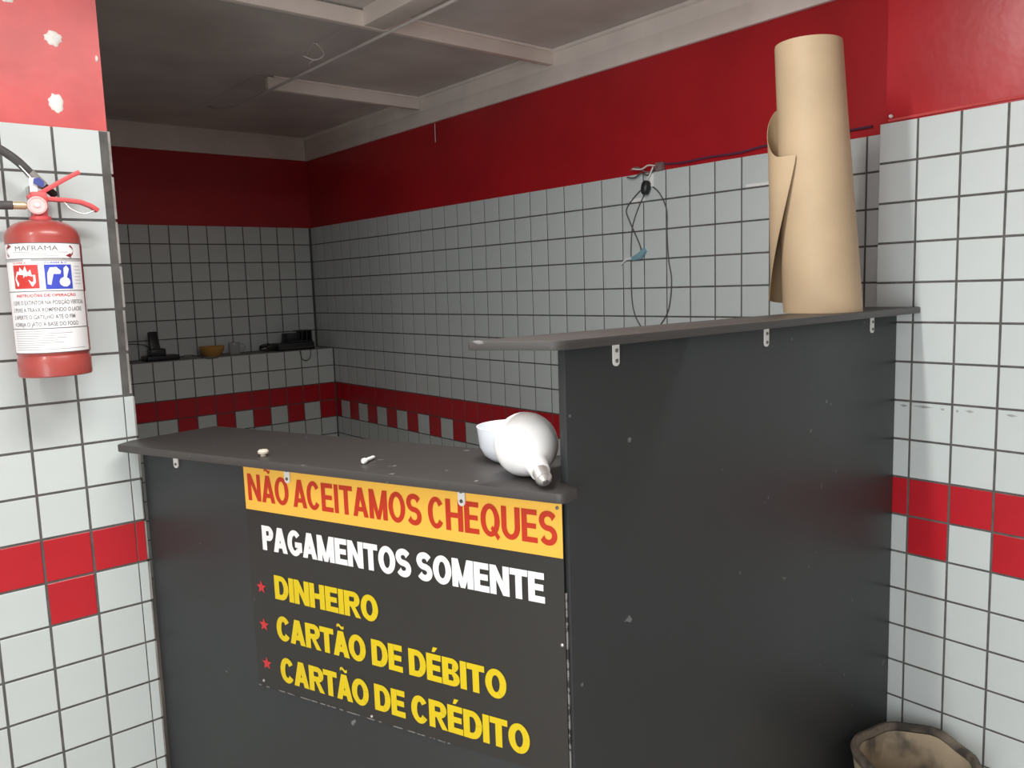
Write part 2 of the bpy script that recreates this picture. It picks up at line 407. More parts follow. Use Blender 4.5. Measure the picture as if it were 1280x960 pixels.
# worktop outline: tip on the left wall, wall end, back edge, tall counter, rounded front corner
qe = None
for i in range(400):
    q = LP(9+i*.01, -1.95)
    if q[1] <= 9.72: qe = q; break
poly = [(4.70, 19.68), (5.10, 19.99), (5.32, 20.03), (7.22, 20.42), qe, (9.085, 9.72), (9.085, 9.50), LP(11.52, .19), LP(11.49, .67)]
top = rounded(poly, [.08, 0, 0, .05, 0, 0, 0, .1, .16])
MB().prism(top, -3.46, -3.29).build('countertop', 'laminate_top', low, bevel=.02)
mat('worn', (0.22, 0.21, 0.20), 0.8, 0, 60, col2=(0.03, 0.03, 0.03), lo=0.45, hi=0.5)
MB().prism([LP(11.125, .012), LP(11.155, .012), LP(11.155, -.02), LP(11.125, -.02)], FZ, -5.2).build('worn_edge', 'worn', low)
def bracket(parent, fp, ax, zt, ln, wd=.075):
    """small angle bracket on a panel: plate with a rounded foot and two screws; fp(u, out) gives plan position"""
    mb = MB(); pts = [(-wd, zt), (wd, zt)] + [(wd*math.cos(t), zt-ln+wd + -wd*math.sin(t)) for t in [k*math.pi/8 for k in range(9)]]
    n = len(pts); vs = []
    for out in (0.004, .035):
        for u, z in pts: vs.append((*fp(u, out), z))
    mb.add(vs, [list(range(n)), list(range(n, 2*n))[::-1]] + [(i, (i+1) % n, n+(i+1) % n, n+i) for i in range(n)])
    vs = [(*fp(u, out), z) for z in (zt, zt-.03) for u, out in ((-wd, .004), (wd, .004), (wd, .14), (-wd, .14))]
    mb.add(vs, [(0,1,2,3),(7,6,5,4),(0,4,5,1),(1,5,6,2),(2,6,7,3),(3,7,4,0)])
    b = mb.build('bracket', 'bracket', parent)
    for z in (zt-ln+.09, zt-ln+.27):
        c = (*fp(0, .03), z); c2 = Vector((*fp(0, 1.03), z)) - Vector(c)
        MB().lathe(c, c2, [(0, .035), (.015, .035), (.03, .02)], 10).build('screw', 'screw', b, smooth=True)
for s in (1.24, 4.80, 9.12):
    bracket(low, lambda u, out, s=s: LP(s+u, out + (0 if s < 3 else SO+.008)), None, -3.465, .43)
YH = 9.53
hi = thing('tall_counter', (15, 10, FZ), 'tall black laminate counter with paper roll on top, against right wall', 'counter')
MB().box((9.10, YH, FZ), (20.80, YH+.17, -1.015)).build('front_panel', 'laminate', hi, bevel=.012)
poly = [(8.50, 8.97), (20.805, 8.95), (20.805, 10.36), (7.76, 10.42)]
MB().prism(rounded(poly, [.22, 0, 0, .1]), -1.015, -.86).build('countertop', 'laminate_top', hi, bevel=.02)
for x in (10.30, 14.89, 19.46):
    bracket(hi, lambda u, out, x=x: (x+u, YH-out), None, -1.02, .42)

# ------------------------------------------------------------------ payment sign
def text_mesh(body, bold=0.0):
    cu = bpy.data.curves.new('t', 'FONT'); cu.body = body; cu.size = 1; cu.offset = bold; cu.resolution_u = 3
    o = bpy.data.objects.new('t', cu); C.objects.link(o)
    dg = bpy.context.evaluated_depsgraph_get(); me = o.evaluated_get(dg).to_mesh()
    vs = [(v.co.x, v.co.y) for v in me.vertices]; fs = [tuple(p.vertices) for p in me.polygons]
    o.evaluated_get(dg).to_mesh_clear(); bpy.data.objects.remove(o); bpy.data.curves.remove(cu)
    return vs, fs
_cap = {}
def cap_height(bold):
    if bold not in _cap:
        vs, _ = text_mesh('H', bold); _cap[bold] = (min(v[1] for v in vs), max(v[1] for v in vs))
    return _cap[bold]
def fit_text(body, u0, u1, z0, z1, bold=0.0):
    """flat text with its capitals between z0 and z1 and its width from u0 to u1"""
    vs, fs = text_mesh(body, bold); a, b = cap_height(bold)
    x0 = min(v[0] for v in vs); x1 = max(v[0] for v in vs)
    return [(u0 + (x-x0)/(x1-x0)*(u1-u0), z0 + (y-a)/(b-a)*(z1-z0)) for x, y in vs], fs
# heavy sans capitals drawn from bars and arcs: t = stem width, h = bar height, cap height 1
def glyph(ch, t, h):
    P = []
    def q(*pts): P.append(list(pts))
    def bar(x0, y0, x1, y1): q((x0, y0), (x1, y0), (x1, y1), (x0, y1))
    def arc(cx, cy, rx, ry, a0, a1, tx=t, ty=h, n=14):
        for k in range(n):
            a, b = R(a0 + (a1-a0)*k/n), R(a0 + (a1-a0)*(k+1)/n)
            q((cx+rx*math.cos(a), cy+ry*math.sin(a)), (cx+rx*math.cos(b), cy+ry*math.sin(b)),
              (cx+(rx-tx)*math.cos(b), cy+(ry-ty)*math.sin(b)), (cx+(rx-tx)*math.cos(a), cy+(ry-ty)*math.sin(a)))
    base = {'\u00c3': 'A', '\u00c9': 'E'}.get(ch, ch)
    wd = dict(A=1.04, B=.95, C=1.0, D=1.0, E=.84, G=1.06, H=1.02, I=t, M=1.20, N=1.04, O=1.08, P=.9, Q=1.08, R=1.02, S=.94, T=.92, U=1.02)[base]
    if base in 'ENHMDPRBI': bar(0, 0, t, 1)
    if base in 'NHM': bar(wd-t, 0, wd, 1)
    if base == 'E': bar(t, 0, wd, h); bar(t, 1-h, wd-.02, 1); bar(t, .5-h*.45, wd-.07, .5+h*.5)
    if base == 'H': bar(t, .5-h/2, wd-t, .5+h/2)
    if base == 'N': q((0, 1), (t, 1), (wd, 0), (wd-t, 0))
    if base == 'M':
        c = wd/2; q((0, 1), (t*1.05, 1), (c+t*.38, 0), (c-t*.38, 0)); q((wd-t*1.05, 1), (wd, 1), (c+t*.38, 0), (c-t*.38, 0))
    if base == 'T': bar(0, 1-h, wd, 1); bar(wd/2-t/2, 0, wd/2+t/2, 1-h)
    if base == 'A':
        c = wd/2; q((0, 0), (t*1.0, 0), (c+t*.52, 1), (c-t*.52, 1)); q((wd-t*1.0, 0), (wd, 0), (c+t*.52, 1), (c-t*.52, 1)); bar(wd*.24, .18, wd*.76, .18+h*.95)
    if base in 'OQ': arc(wd/2, .5, wd/2, .515, 0, 360, n=32)
    if base == 'Q': q((wd*.52, .24), (wd*.62, .34), (wd*1.0, .02), (wd*.88, -.10))
    if base == 'C': arc(wd/2, .5, wd/2, .515, 36, 324, n=26)
    if base == 'G':
        arc(wd/2, .5, wd/2, .515, 42, 322, n=26); bar(wd*.52, .55-h, wd, .55); bar(wd-t*.9, .16, wd, .5)
    if base == 'U': bar(0, .38, t, 1); bar(wd-t, .38, wd, 1); arc(wd/2, .39, wd/2, .405, 180, 360, n=18)
    if base == 'D': bar(t, 0, wd*.48, h); bar(t, 1-h, wd*.48, 1); arc(wd*.47, .5, wd*.53, .5, -90, 90, n=18)
    if base in 'PR':
        y0 = .40; ry = (1-y0)/2; bar(t, 1-h*.95, wd*.60, 1); bar(t, y0, wd*.60, y0+h*.95); arc(wd*.59, y0+ry, wd*.39, ry, -90, 90, ty=h*.95)
    if base == 'R': q((wd*.38, y0+.04), (wd*.66, y0+.04), (wd*1.02, 0), (wd*.70, 0))
    if base == 'B':
        bar(t, 1-h*.9, wd*.6, 1); bar(t, .5-h*.4, wd*.62, .5+h*.45); bar(t, 0, wd*.6, h*.9)
        arc(wd*.58, .755-h*.0, wd*.37, .245, -90, 90, ty=h*.85); arc(wd*.58, .27, wd*.42, .27, -90, 90, ty=h*.85)
    if base == 'S':
        rx, ry = (wd-t)/2, (1.03-h)/4; sp = []
        for k in range(19): a = R(22 + (270-22)*k/18); sp.append((wd/2 + rx*math.cos(a), .5+ry + ry*math.sin(a)))
        for k in range(1, 19): a = R(90 - (90+158)*k/18); sp.append((wd/2 + rx*math.cos(a), .5-ry + ry*math.sin(a)))
        o = []
        for k in range(len(sp)):
            dx = sp[min(k+1, len(sp)-1)][0]-sp[max(k-1, 0)][0]; dy = sp[min(k+1, len(sp)-1)][1]-sp[max(k-1, 0)][1]
            l = math.hypot(dx, dy); nx, ny = -dy/l, dx/l; w_ = math.hypot(t*nx, h*1.05*ny)/2
            o.append(((sp[k][0]+nx*w_, sp[k][1]+ny*w_), (sp[k][0]-nx*w_, sp[k][1]-ny*w_)))
        for k in range(len(o)-1): q(o[k][0], o[k+1][0], o[k+1][1], o[k][1])
    if ch == '\u00c3':
        sp = [(wd/2 + (k/10-.5)*.46, 1.175 + .05*math.sin(-2*math.pi*k/10 + math.pi) + 0) for k in range(11)]
        for k in range(10): q((sp[k][0], sp[k][1]-.055), (sp[k+1][0], sp[k+1][1]-.055), (sp[k+1][0], sp[k+1][1]+.055), (sp[k][0], sp[k][1]+.055))
    if ch == '\u00c9': q((wd*.38, 1.07), (wd*.56, 1.07), (wd*.78, 1.25), (wd*.48, 1.25))
    return P, wd
def sign_glyphs(body, u0, u1, z0, z1, t, h, gap=.085, space=.36):
    x = 0; polys = []; prev = ' '
    for ch in body:
        if ch == ' ': x += space - gap; continue
        P, wd = glyph(ch, t, h); x -= .07 if prev + ch in ('TA', 'T\u00c3', 'CA', 'PA', 'AT', 'AC', '\u00c3O', 'OA', 'RT') else 0; prev = ch; polys += [[(a + x, b) for a, b in q] for q in P]; x += wd + gap
    x -= gap; vs, fs = [], []
    for q in polys:
        n = len(vs); vs += [(u0 + a/x*(u1-u0), z0 + b*(z1-z0)) for a, b in q]; fs.append(tuple(range(n, n+len(q))))
    return vs, fs
sg = thing('payment_sign', (*LP(7.3, .03), -8.55), 'black and yellow payment notice reading NÃO ACEITAMOS CHEQUES on the low counter', 'sign')
def sbox(s0, s1, z0, z1, o0, o1): 
    mb = MB(); mb.prism([LP(s0, o0), LP(s1, o0), LP(s1, o1), LP(s0, o1)], z0, z1); return mb
sbox(3.47, 11.12, -8.58, -3.60, 0.003, SO).build('sign_board', 'sign_black', sg)
sbox(3.47, 8.6, -8.60, -8.58, 0.003, SO+.004).build('worn_edge', 'worn', sg)
sbox(3.475, 11.115, -4.59, -3.605, SO, SO+.004).build('header_strip', 'sign_yellow', sg)
def sign_text(body, u0, u1, z0, z1, th, mt, off=SO+.009):
    vs, fs = sign_glyphs(body, u0, u1, z0, z1, *th); dep = {}
    for k, f in enumerate(fs):
        for i in f: dep[i] = off + .0005*(k % 9)
    MB().add([(*LP(u, dep[i]), z) for i, (u, z) in enumerate(vs)], fs).build('lettering', mt, sg)
sign_text('NÃO ACEITAMOS CHEQUES', 3.58, 11.02, -4.385, -3.80, (.29, .165, .085, .40), 'sign_red')
sign_text('PAGAMENTOS SOMENTE', 3.91, 10.75, -5.44, -4.90, (.34, .22, .035, .34), 'sign_white')
sign_text('DINHEIRO', 4.18, 7.02, -6.49, -5.96, (.34, .22, .035), 'sign_lemon')
sign_text('CARTÃO DE DÉBITO', 4.16, 9.91, -7.405, -6.86, (.34, .22, .035, .36), 'sign_lemon')
sign_text('CARTÃO DE CRÉDITO', 4.19, 10.36, -8.345, -7.79, (.34, .22, .035, .36), 'sign_lemon')
for z in (-6.30, -7.15, -8.035):
    pts = []
    for k in range(10):
        r = .15 if k % 2 == 0 else .065; t = math.pi/2 + k*math.pi/5; pts.append((3.775 + r*math.cos(t), z + r*math.sin(t)))
    pts.append((3.775, z))
    MB().add([(*LP(u, SO+.009), q) for u, q in pts], [(k, (k+1) % 10, 10) for k in range(10)]).build('star', 'sign_star', sg)
for s, z in ((3.64, -8.46), (6.70, -8.52), (11.06, -6.12), (11.03, -3.72)):
    c = Vector((*LP(s, SO), z)); MB().lathe(c, (nl.x, nl.y, 0), [(0, .03), (.02, .03), (.03, .015)], 10).build('screw', 'steel' if z < -4 else 'screw', sg, smooth=True)

# ------------------------------------------------------------------ kraft paper roll
rb = Vector((17.86, 9.92, -.855)); rt = Vector((17.55, 10.18, 5.19)); RB, RT = .872, .73
ro = thing('kraft_paper_roll', rb, 'tall brown kraft paper roll standing on the tall counter', 'paper roll')
def axis_pt(t): return rb + (rt-rb)*t
vs, fs = [], []; n = 48; prof = [(0, RB), (.03, RB+.005), (.25, RB*.97), (.5, (RB+RT)/2), (.75, RT*1.04), (.99, RT), (1.0, RT-.012), (1.0, RT-.05), (.985, RT-.06), (.985, .25), (.6, .22)]
for t, r in prof:
    for k in range(n):
        a = 2*math.pi*k/n; vs.append(axis_pt(t) + Vector((math.cos(a)*r, math.sin(a)*r, .015*math.sin(3*a) if t == 0 and False else 0)))
for i in range(len(prof)-1):
    for k in range(n): fs.append((i*n+k, i*n+(k+1) % n, (i+1)*n+(k+1) % n, (i+1)*n+k))
fs.append(list(range(n))[::-1]); fs.append([(len(prof)-1)*n+k for k in range(n)])
MB().add(vs, fs).build('paper_core', 'kraft', ro, smooth=True)
# loose outer sheet peeling away on the left; angles measured round the roll, 180+yaw side faces the viewer
vs, fs = [], []; NU, NV = 30, 20
view = math.atan2(-10.0, -17.9)              # direction from the roll to the viewer
def sheet(u, v):
    # u: 0 at the back of the roll -> 1 at the free edge in front; v: 0 bottom -> 1 top
    q = min(1, max(0, (u-.05)/.72)); tt = .79 - .205*q*q*(3-2*q)                  # upper edge falls towards the front
    tb = .03 + .02*u
    t = tb + (tt-tb)*v
    a0 = view - R(128); k = max(0, 1-t/.58); a1 = view - R(27 + 66*k**1.1)
    a = a0 + (a1-a0)*u
    base = RB + (RT-RB)*t
    r = base + .012 + .20*math.sin(math.pi*min(1, u*1.02))**1.2 * (0.80 + .20*t/.6) + .30*u*u*k + .035*u
    return axis_pt(t) + Vector((math.cos(a)*r, math.sin(a)*r, 0))
for i in range(NU+1):
    for j in range(NV+1): vs.append(sheet(i/NU, j/NV))
for i in range(NU):
    for j in range(NV): q = i*(NV+1)+j; fs.append((q, q+NV+1, q+NV+2, q+1))
MB().add(vs, fs).build('loose_sheet', 'kraft', ro, smooth=True, solid=.008)

# ------------------------------------------------------------------ things on the low counter
ZT = -3.288
bowl = MB().lathe((9.72, 11.62, ZT), (0, 0, 1), [(0, .40), (.03, .46), (.12, .58), (.28, .66), (.62, .70), (.66, .71), (.66, .68), (.60, .66), (.30, .62), (.14, .52), (.06, .36)], 40).build('white_bowl', 'bowl_white', None, smooth=True)
tag(bowl, 'small white plastic bowl behind the light bulb on low counter', 'bowl')
gb = Vector((8.98, 10.42, ZT+.56)); be = Vector((8.53, 9.44, ZT+.13)); ax = (be-gb).normalized()
bu = thing('light_bulb', (8.9, 10.3, ZT), 'large white globe light bulb lying on the low counter corner', 'light bulb')
L_ = (be-gb).length
prof = [(-.56*math.cos(t), .56*math.sin(t)) for t in [k*math.pi/16 for k in range(1, 11)]] + [(.30, .47), (.44, .36), (.56, .26), (.64, .19), (L_-.30, .165)]
MB().lathe(gb, ax, [(-.56, .01)] + prof, 40).build('globe', 'bulb_white', bu, smooth=True)
pr = [(L_-.31, .13)]
for k in range(5): pr += [(L_-.30+k*.045, .138), (L_-.28+k*.045, .118)]
pr += [(L_-.07, .12), (L_-.02, .075), (L_, .06)]
cp = MB().lathe(gb, ax, pr, 24).build('screw_cap', 'steel', bu, smooth=True)
MB().lathe(gb, ax, [(L_-.005, .055), (L_+.012, .05), (L_+.016, .02)], 16).build('contact', 'screw', cp, smooth=True)
an = thing('wall_anchor', (7.72, 13.6, ZT), 'small white plastic wall anchor lying on the low counter', 'wall anchor')
a0 = Vector((7.56, 13.50, ZT+.055)); a1 = Vector((7.90, 13.74, ZT+.04))
MB().lathe(a0, a1-a0, [(0, .03), (.06, .042), (.12, .036), (.2, .042), (.28, .034), (.36, .038), (.416, .022)], 12).build('shank', 'anchor', an, smooth=True)
MB().lathe(a0, a0-a1, [(-.02, .05), (.02, .058), (.06, .058), (.09, .035)], 16).build('collar', 'anchor', an, smooth=True)
nu = MB().lathe((6.50, 15.76, ZT), (0, 0, 1), [(0, .06), (.05, .06), (.06, .105), (.10, .11), (.13, .085), (.135, .045), (.11, .04)], 20).build('furniture_cap', 'nut', None, smooth=True)
tag(nu, 'small round beige cap standing on low counter near the left wall', 'cap')

# ------------------------------------------------------------------ fire extinguisher
ec = Vector((3.57, 19.29, 0)); er = .69
ex = thing('fire_extinguisher', (ec.x, ec.y, -1.55), 'red fire extinguisher with white label hanging on the left tiled wall', 'fire extinguisher')
prof = [(-1.53, .60), (-1.56, .66), (-1.54, .685), (-1.50, .69), (-1.18, .685), (-1.15, .665), (-1.12, .66), (-1.09, .68), (-1.05, .69), (1.28, .69)]
prof += [(1.28 + .36*math.sin(t), .21 + .48*math.cos(t)) for t in [k*math.pi/16 for k in range(1, 8)]] + [(1.66, .19)]
MB().lathe((ec.x, ec.y, 0), (0, 0, 1), prof, 56).build('cylinder', 'ext_red', ex, smooth=True)
MB().lathe((ec.x, ec.y, 0), (0, 0, 1), [(1.64, .20), (1.72, .20), (1.74, .14), (1.95, .14)], 20).build('neck', 'lever_red', ex, smooth=True)
# label wrapped on the cylinder: v = height, u = arc length from the label's middle
vdir = math.atan2(-ec.y, -ec.x); LC = vdir - R(4)
def cyl(u, v, off): a = LC + u/er; return (ec.x + math.cos(a)*(er+off), ec.y + math.sin(a)*(er+off), v)
def wrap(vs, fs, name, mt, parent, off): return MB().add([cyl(u, v, off) for u, v in vs], fs).build(name, mt, parent)
def wrect(u0, u1, v0, v1, off, n=None):
    n = n or max(1, int((u1-u0)/.06)); vs = [(u0 + (u1-u0)*i/n, v) for v in (v0, v1) for i in range(n+1)]
    return vs, [(i, i+1, n+2+i, n+1+i) for i in range(n)]
HU = 1.27*er
def lrect(u0, u1, v0, v1, name, mt, parent, off=.012): return wrap(*wrect(u0, u1, v0, v1, off), name, mt, parent, off)
lab = lrect(-HU, HU, -1.06, 1.16, 'label', 'label_white', ex, .006)
def rects(lst, name, mt):
    for u0, u1, v0, v1 in lst: lrect(u0, u1, v0, v1, name, mt, lab, .011)
rects([(-HU, HU, .835, .85), (-HU, HU, .185, .20), (-HU, HU, -.565, -.55), (-HU, HU, 1.145, 1.16), (-HU, HU, -1.06, -1.045)], 'printed_rule', 'label_ink')
rects([(-HU, -.35, .79, .83), (-.20, HU, .79, .83)], 'printed_band', 'label_grey')
def ltext(body, u0, u1, z0, z1, mt, bold=.01, off=.011):
    vs, fs = fit_text(body, u0, u1, z0, z1, bold); wrap(vs, fs, 'lettering', mt, lab, off)
ltext('MAFRAMA', -.50, .30, 1.005, 1.095, 'label_ink', 0.0)
rects([(-.55, .48, .965, .975), (-.4, .1, .925, .935), (-.2, .3, .895, .903)], 'printed_line', 'label_grey')
for sgn in (-1, 1):
    mbr = MB()
    arc = [(sgn*(.57 + .13*math.cos(t))*1.0 + (-.08), 1.0 + .105*math.sin(t)) for t in [(-1.2 + 2.4*k/12) for k in range(13)]]
    for k in range(12):
        (x0, y0), (x1, y1) = arc[k], arc[k+1]; wd = .018
        mbr.add([cyl(x0, y0-wd, .012), cyl(x1, y1-wd, .012), cyl(x1, y1+wd, .012), cyl(x0, y0+wd, .012)], [(0, 1, 2, 3)])
    ex_, ey_ = arc[0] if sgn > 0 else arc[-1]
    mbr.add([cyl(ex_-sgn*.10, ey_, .012), cyl(ex_+sgn*.02, ey_+.05, .012), cyl(ex_+sgn*.02, ey_-.05, .012)], [(0, 1, 2)])
    mbr.build('printed_arrow', 'label_maroon', lab)
ic = lrect(-.60, -.09, .25, .72, 'class_icon', 'label_red', lab); 
def blobpoly(pts, mt, parent, off=.016):
    c = (sum(p[0] for p in pts)/len(pts), sum(p[1] for p in pts)/len(pts)); n = len(pts)
    MB().add([cyl(u, v, off) for u, v in pts] + [cyl(*c, off)], [(i, (i+1) % n, n) for i in range(n)]).build('pictogram', mt, parent)
u0 = -.345; z = .27
flame = [(-.18, .03), (-.22, .18), (-.16, .33), (-.13, .26), (-.09, .41), (-.03, .33), (.02, .43), (.06, .30), (.12, .36), (.14, .22), (.20, .25), (.20, .10), (.14, .02)]
blobpoly([(u0+a, z+b) for a, b in flame], 'label_white', lab)
blobpoly([(u0+.02+.05*math.cos(t), z+.15+.08*math.sin(t)) for t in [k*.7 for k in range(9)]], 'label_red', lab, .02)
lrect(.02, .53, .23, .72, 'class_icon', 'label_blue', lab)
u0 = .275
blobpoly([(u0+a, .25+b) for a, b in [(-.22, .08), (-.16, .06), (-.14, .30), (-.06, .33), (.02, .28), (.04, .34), (-.04, .42), (-.16, .41), (-.21, .30)]], 'label_white', lab)
blobpoly([(u0+.10+.11*math.cos(t), .25+.12+.10*math.sin(t)) for t in [k*.628 for k in range(10)]], 'label_white', lab)
blobpoly([(u0+a, .25+b) for a, b in [(.08, .20), (.14, .20), (.20, .38), (.15, .45), (.09, .40)]], 'label_white', lab)
ltext('CLASSE A', -.60, -.30, .745, .775, 'label_red', .01); ltext('CLASSE B C', .03, .45, .745, .775, 'label_blue', .01)
rects([(.60, .78, .68-.07*k, .69-.07*k) for k in range(6)], 'printed_line', 'label_grey')
ltext('INSTRUÇÕES DE OPERAÇÃO', -.58, .58, .08, .135, 'label_red', .02)
for k, tx in enumerate(['1 LEVE O EXTINTOR NA POSIÇÃO VERTICAL', '2 PUXE A TRAVA ROMPENDO O LACRE', '3 APERTE O GATILHO ATÉ O FIM', '4 DIRIJA O JATO À BASE DO FOGO']):
    ltext(tx, -.72, [.78, .70, .52, .58][k], -.075-.145*k, .005-.145*k, 'label_ink', 0.004)
rects([(-.74, -.74 + random.uniform(.5, 1.45), -.62-.046*k, -.608-.046*k) for k in range(9)], 'printed_line', 'label_grey')
# pale inspection sticker and side band
bnd = wrap(*wrect(HU+.06, HU+.17, .18, 1.16, 0), 'side_band', 'label_maroon', ex, .008)
bnd = wrap(*wrect(HU+.06, HU+.17, -.58, .17, 0), 'side_band', 'label_white', ex, .008)
# valve, levers, gauge
vx, vy = ec.x, ec.y
MB().box((vx-.16, vy-.13, 1.86), (vx+.14, vy+.13, 2.22)).build('valve_body', 'lever_red', ex, bevel=.03)
gg = MB().lathe((vx-.06, vy-.10, 1.93), (-.16, -1, .05), [(0, .17), (.07, .185), (.12, .18), (.14, .15), (.12, .145)], 28).build('gauge', 'gauge', ex, smooth=True)
MB().lathe((vx-.06-.02, vy-.235, 1.937), (-.16, -1, .05), [(0, .05), (.02, .045), (.03, .02)], 14).build('gauge_needle', 'label_white', gg, smooth=True)
def strap(name, pts, wd, th, mt):
    """flat bar following pts in the wall-parallel plane, with depth wd"""
    vs, n = [], len(pts)
    for i, (x, z) in enumerate(pts):
        dx, dz = pts[min(i+1, n-1)][0]-pts[max(i-1, 0)][0], pts[min(i+1, n-1)][1]-pts[max(i-1, 0)][1]
        l = math.hypot(dx, dz); px_, pz_ = -dz/l*th, dx/l*th
        vs += [(x+px_, vy-wd, z+pz_), (x+px_, vy+wd, z+pz_), (x-px_, vy+wd, z-pz_), (x-px_, vy-wd, z-pz_)]
    fs = [(4*i+k, 4*i+(k+1) % 4, 4*i+4+(k+1) % 4, 4*i+4+k) for i in range(n-1) for k in range(4)] + [(3, 2, 1, 0), tuple(4*n-4+k for k in range(4))]
    return MB().add(vs, fs).build(name, mt, ex, bevel=.012)
strap('upper_lever', [(vx-.20, 2.10), (vx+.02, 2.20), (vx+.25, 2.34), (vx+.50, 2.50), (vx+.70, 2.62), (vx+.80, 2.67)], .10, .045, 'lever_red')
strap('carry_handle', [(vx-.02, 2.06), (vx+.20, 2.09), (vx+.50, 2.08), (vx+.78, 2.05), (vx+.96, 1.98), (vx+1.10, 1.88)], .09, .045, 'lever_red')
MB().tube([(vx+.45, vy-.05, 2.04), (vx+.58, vy-.08, 1.88), (vx+.80, vy-.08, 1.80), (vx+.98, vy-.06, 1.86), (vx+1.06, vy-.03, 1.92)], .014, 6, smooth=5).build('safety_wire', 'steel', ex, smooth=True)
MB().tube([(vx-.34, vy+.05, 2.82), (vx-.20, vy-.02, 2.62), (vx-.04, vy-.05, 2.40)], .014, 6, smooth=4).build('safety_wire', 'steel', ex, smooth=True)
MB().add([(vx-.10, vy-.16, 2.38), (vx+.08, vy-.16, 2.30), (vx+.10, vy-.16, 2.42), (vx+.02, vy-.15, 2.50), (vx-.08, vy-.15, 2.48)], [(0, 1, 2, 3, 4)]).build('seal_tag', 'blue_tag', ex, solid=.02)
MB().box((vx-.16, vy-.10, 2.14), (vx-.02, vy-.07, 2.50)).build('seal_card', 'paper_white', ex, bevel=.01)
MB().tube([(vx-.16, vy, 1.94), (vx-.24, vy, 1.94), (vx-.25, vy, 1.94), (vx-.50, vy, 1.94)], [.055, .055, .078, .078], 16).build('hose_ferrule', 'brass', ex, smooth=True)
MB().tube([(vx-.48, vy, 1.94), (vx-.9, vy, 1.94), (vx-1.6, vy-.02, 2.0), (vx-2.1, vy-.05, 2.4), (vx-2.0, vy-.08, 2.95), (vx-1.4, vy-.06, 3.25), (vx-.75, vy, 3.11), (vx-.35, vy+.05, 2.87), (vx-.07, vy+.14, 2.60)], .088, 14, smooth=7).build('hose', 'hose', ex, smooth=True)
nz = MB().tube([(vx-.10, vy+.13, 2.63), (vx+.14, vy+.20, 2.38)], .098, 16).build('nozzle_sleeve', 'ledge', ex, smooth=True)
MB().tube([(vx+.12, vy+.20, 2.40), (vx+.34, vy+.24, 2.22), (vx+.37, vy+.245, 2.19)], [.08, .08, .06], 16).build('nozzle_tip', 'black_plastic', ex, smooth=True)
MB().box((vx-.08, vy+.5, 1.2), (vx+.08, YL+.01, 2.4)).build('wall_hook', 'steel', ex)

# ------------------------------------------------------------------ things on the ledge of the back wall
ZL = Z0 - 7
ph = thing('cordless_phone', (12.9, 43.6, ZL), 'black cordless telephone on its base on the ledge by the left wall', 'telephone')
mb = MB(); mb.prism(rounded([(12.05, 43.1), (13.75, 43.1), (13.75, 44.2), (12.05, 44.2)], [.2]*4), ZL, ZL+.26); mb.build('base', 'black_plastic', ph, bevel=.06)
MB().box((12.35, 43.25, ZL+.2), (13.1, 44.0, ZL+.62)).build('cradle', 'black_plastic', ph, bevel=.08)
MB().add([(12.40, 43.4, ZL+.35), (12.92, 43.4, ZL+.35), (12.92, 43.75, ZL+.35), (12.40, 43.75, ZL+.35), (12.42, 43.7, ZL+1.5), (12.86, 43.7, ZL+1.5), (12.86, 43.98, ZL+1.46), (12.42, 43.98, ZL+1.46)],
         [(0,3,2,1),(4,5,6,7),(0,1,5,4),(1,2,6,5),(2,3,7,6),(3,0,4,7)]).build('handset', 'black_plastic', ph, bevel=.06)
o = MB().lathe((15.6, 43.75, ZL), (0, 0, 1), [(0, .42), (.05, .46), (.28, .60), (.50, .66), (.53, .66), (.50, .62), (.28, .54), (.08, .40)], 28).build('amber_bowl', 'amber', None, smooth=True)
tag(o, 'small amber brown bowl on the back wall ledge', 'bowl')
mg = thing('glass_mug', (16.85, 43.8, ZL), 'clear glass mug with handle on the back wall ledge', 'mug')
MB().lathe((16.85, 43.8, ZL), (0, 0, 1), [(0, .26), (.03, .28), (.62, .30), (.64, .29), (.62, .265), (.07, .245)], 24).build('cup', 'glass', mg, smooth=True)
MB().tube([(17.13, 43.8, ZL+.54), (17.36, 43.75, ZL+.50), (17.42, 43.74, ZL+.32), (17.34, 43.75, ZL+.15), (17.13, 43.8, ZL+.12)], .045, 8, smooth=5).build('handle', 'glass', mg, smooth=True)
bx = thing('black_device', (20.1, 43.6, ZL), 'flat black electronic box under the slotted rack on the ledge corner', 'device')
MB().box((19.05, 43.0, ZL), (21.25, 44.3, ZL+.42)).build('case', 'black_plastic', bx, bevel=.05)
MB().box((19.15, 42.985, ZL+.12), (21.15, 43.02, ZL+.18)).build('front_slot', 'grey_cable', bx)
rk = thing('slotted_rack', (20.6, 43.6, ZL+.42), 'black slotted rack standing on the flat black box in the corner', 'rack')
MB().box((19.75, 43.3, ZL+.42), (21.3, 44.2, ZL+.52)).build('tray', 'black_plastic', rk, bevel=.02)
MB().box((19.75, 43.35, ZL+.50), (20.55, 44.1, ZL+.95)).build('block', 'black_plastic', rk, bevel=.04)
for x in (20.65, 20.95, 21.22):
    MB().box((x, 43.4, ZL+.5), (x+.09, 44.1, ZL+1.08)).build('divider', 'black_plastic', rk, bevel=.015)
MB().box((20.5, 43.4, ZL+1.02), (21.35, 44.1, ZL+1.09)).build('top_bar', 'black_plastic', rk, bevel=.015)
mb = MB()
for k in range(4):
    c = (18.45 + .05*k, 43.5+.1*k, ZL+.07+.05*k)
    mb.tube([(c[0]+.28*math.cos(t), c[1]+.3*math.sin(t), c[2]+.12+.10*math.sin(t+k)) for t in [i*math.pi/8 for i in range(17)]], .035, 6)
tag(mb.build('coiled_cable', 'black_plastic', None, smooth=True), 'coiled black cable lying left of the flat black box', 'cable')
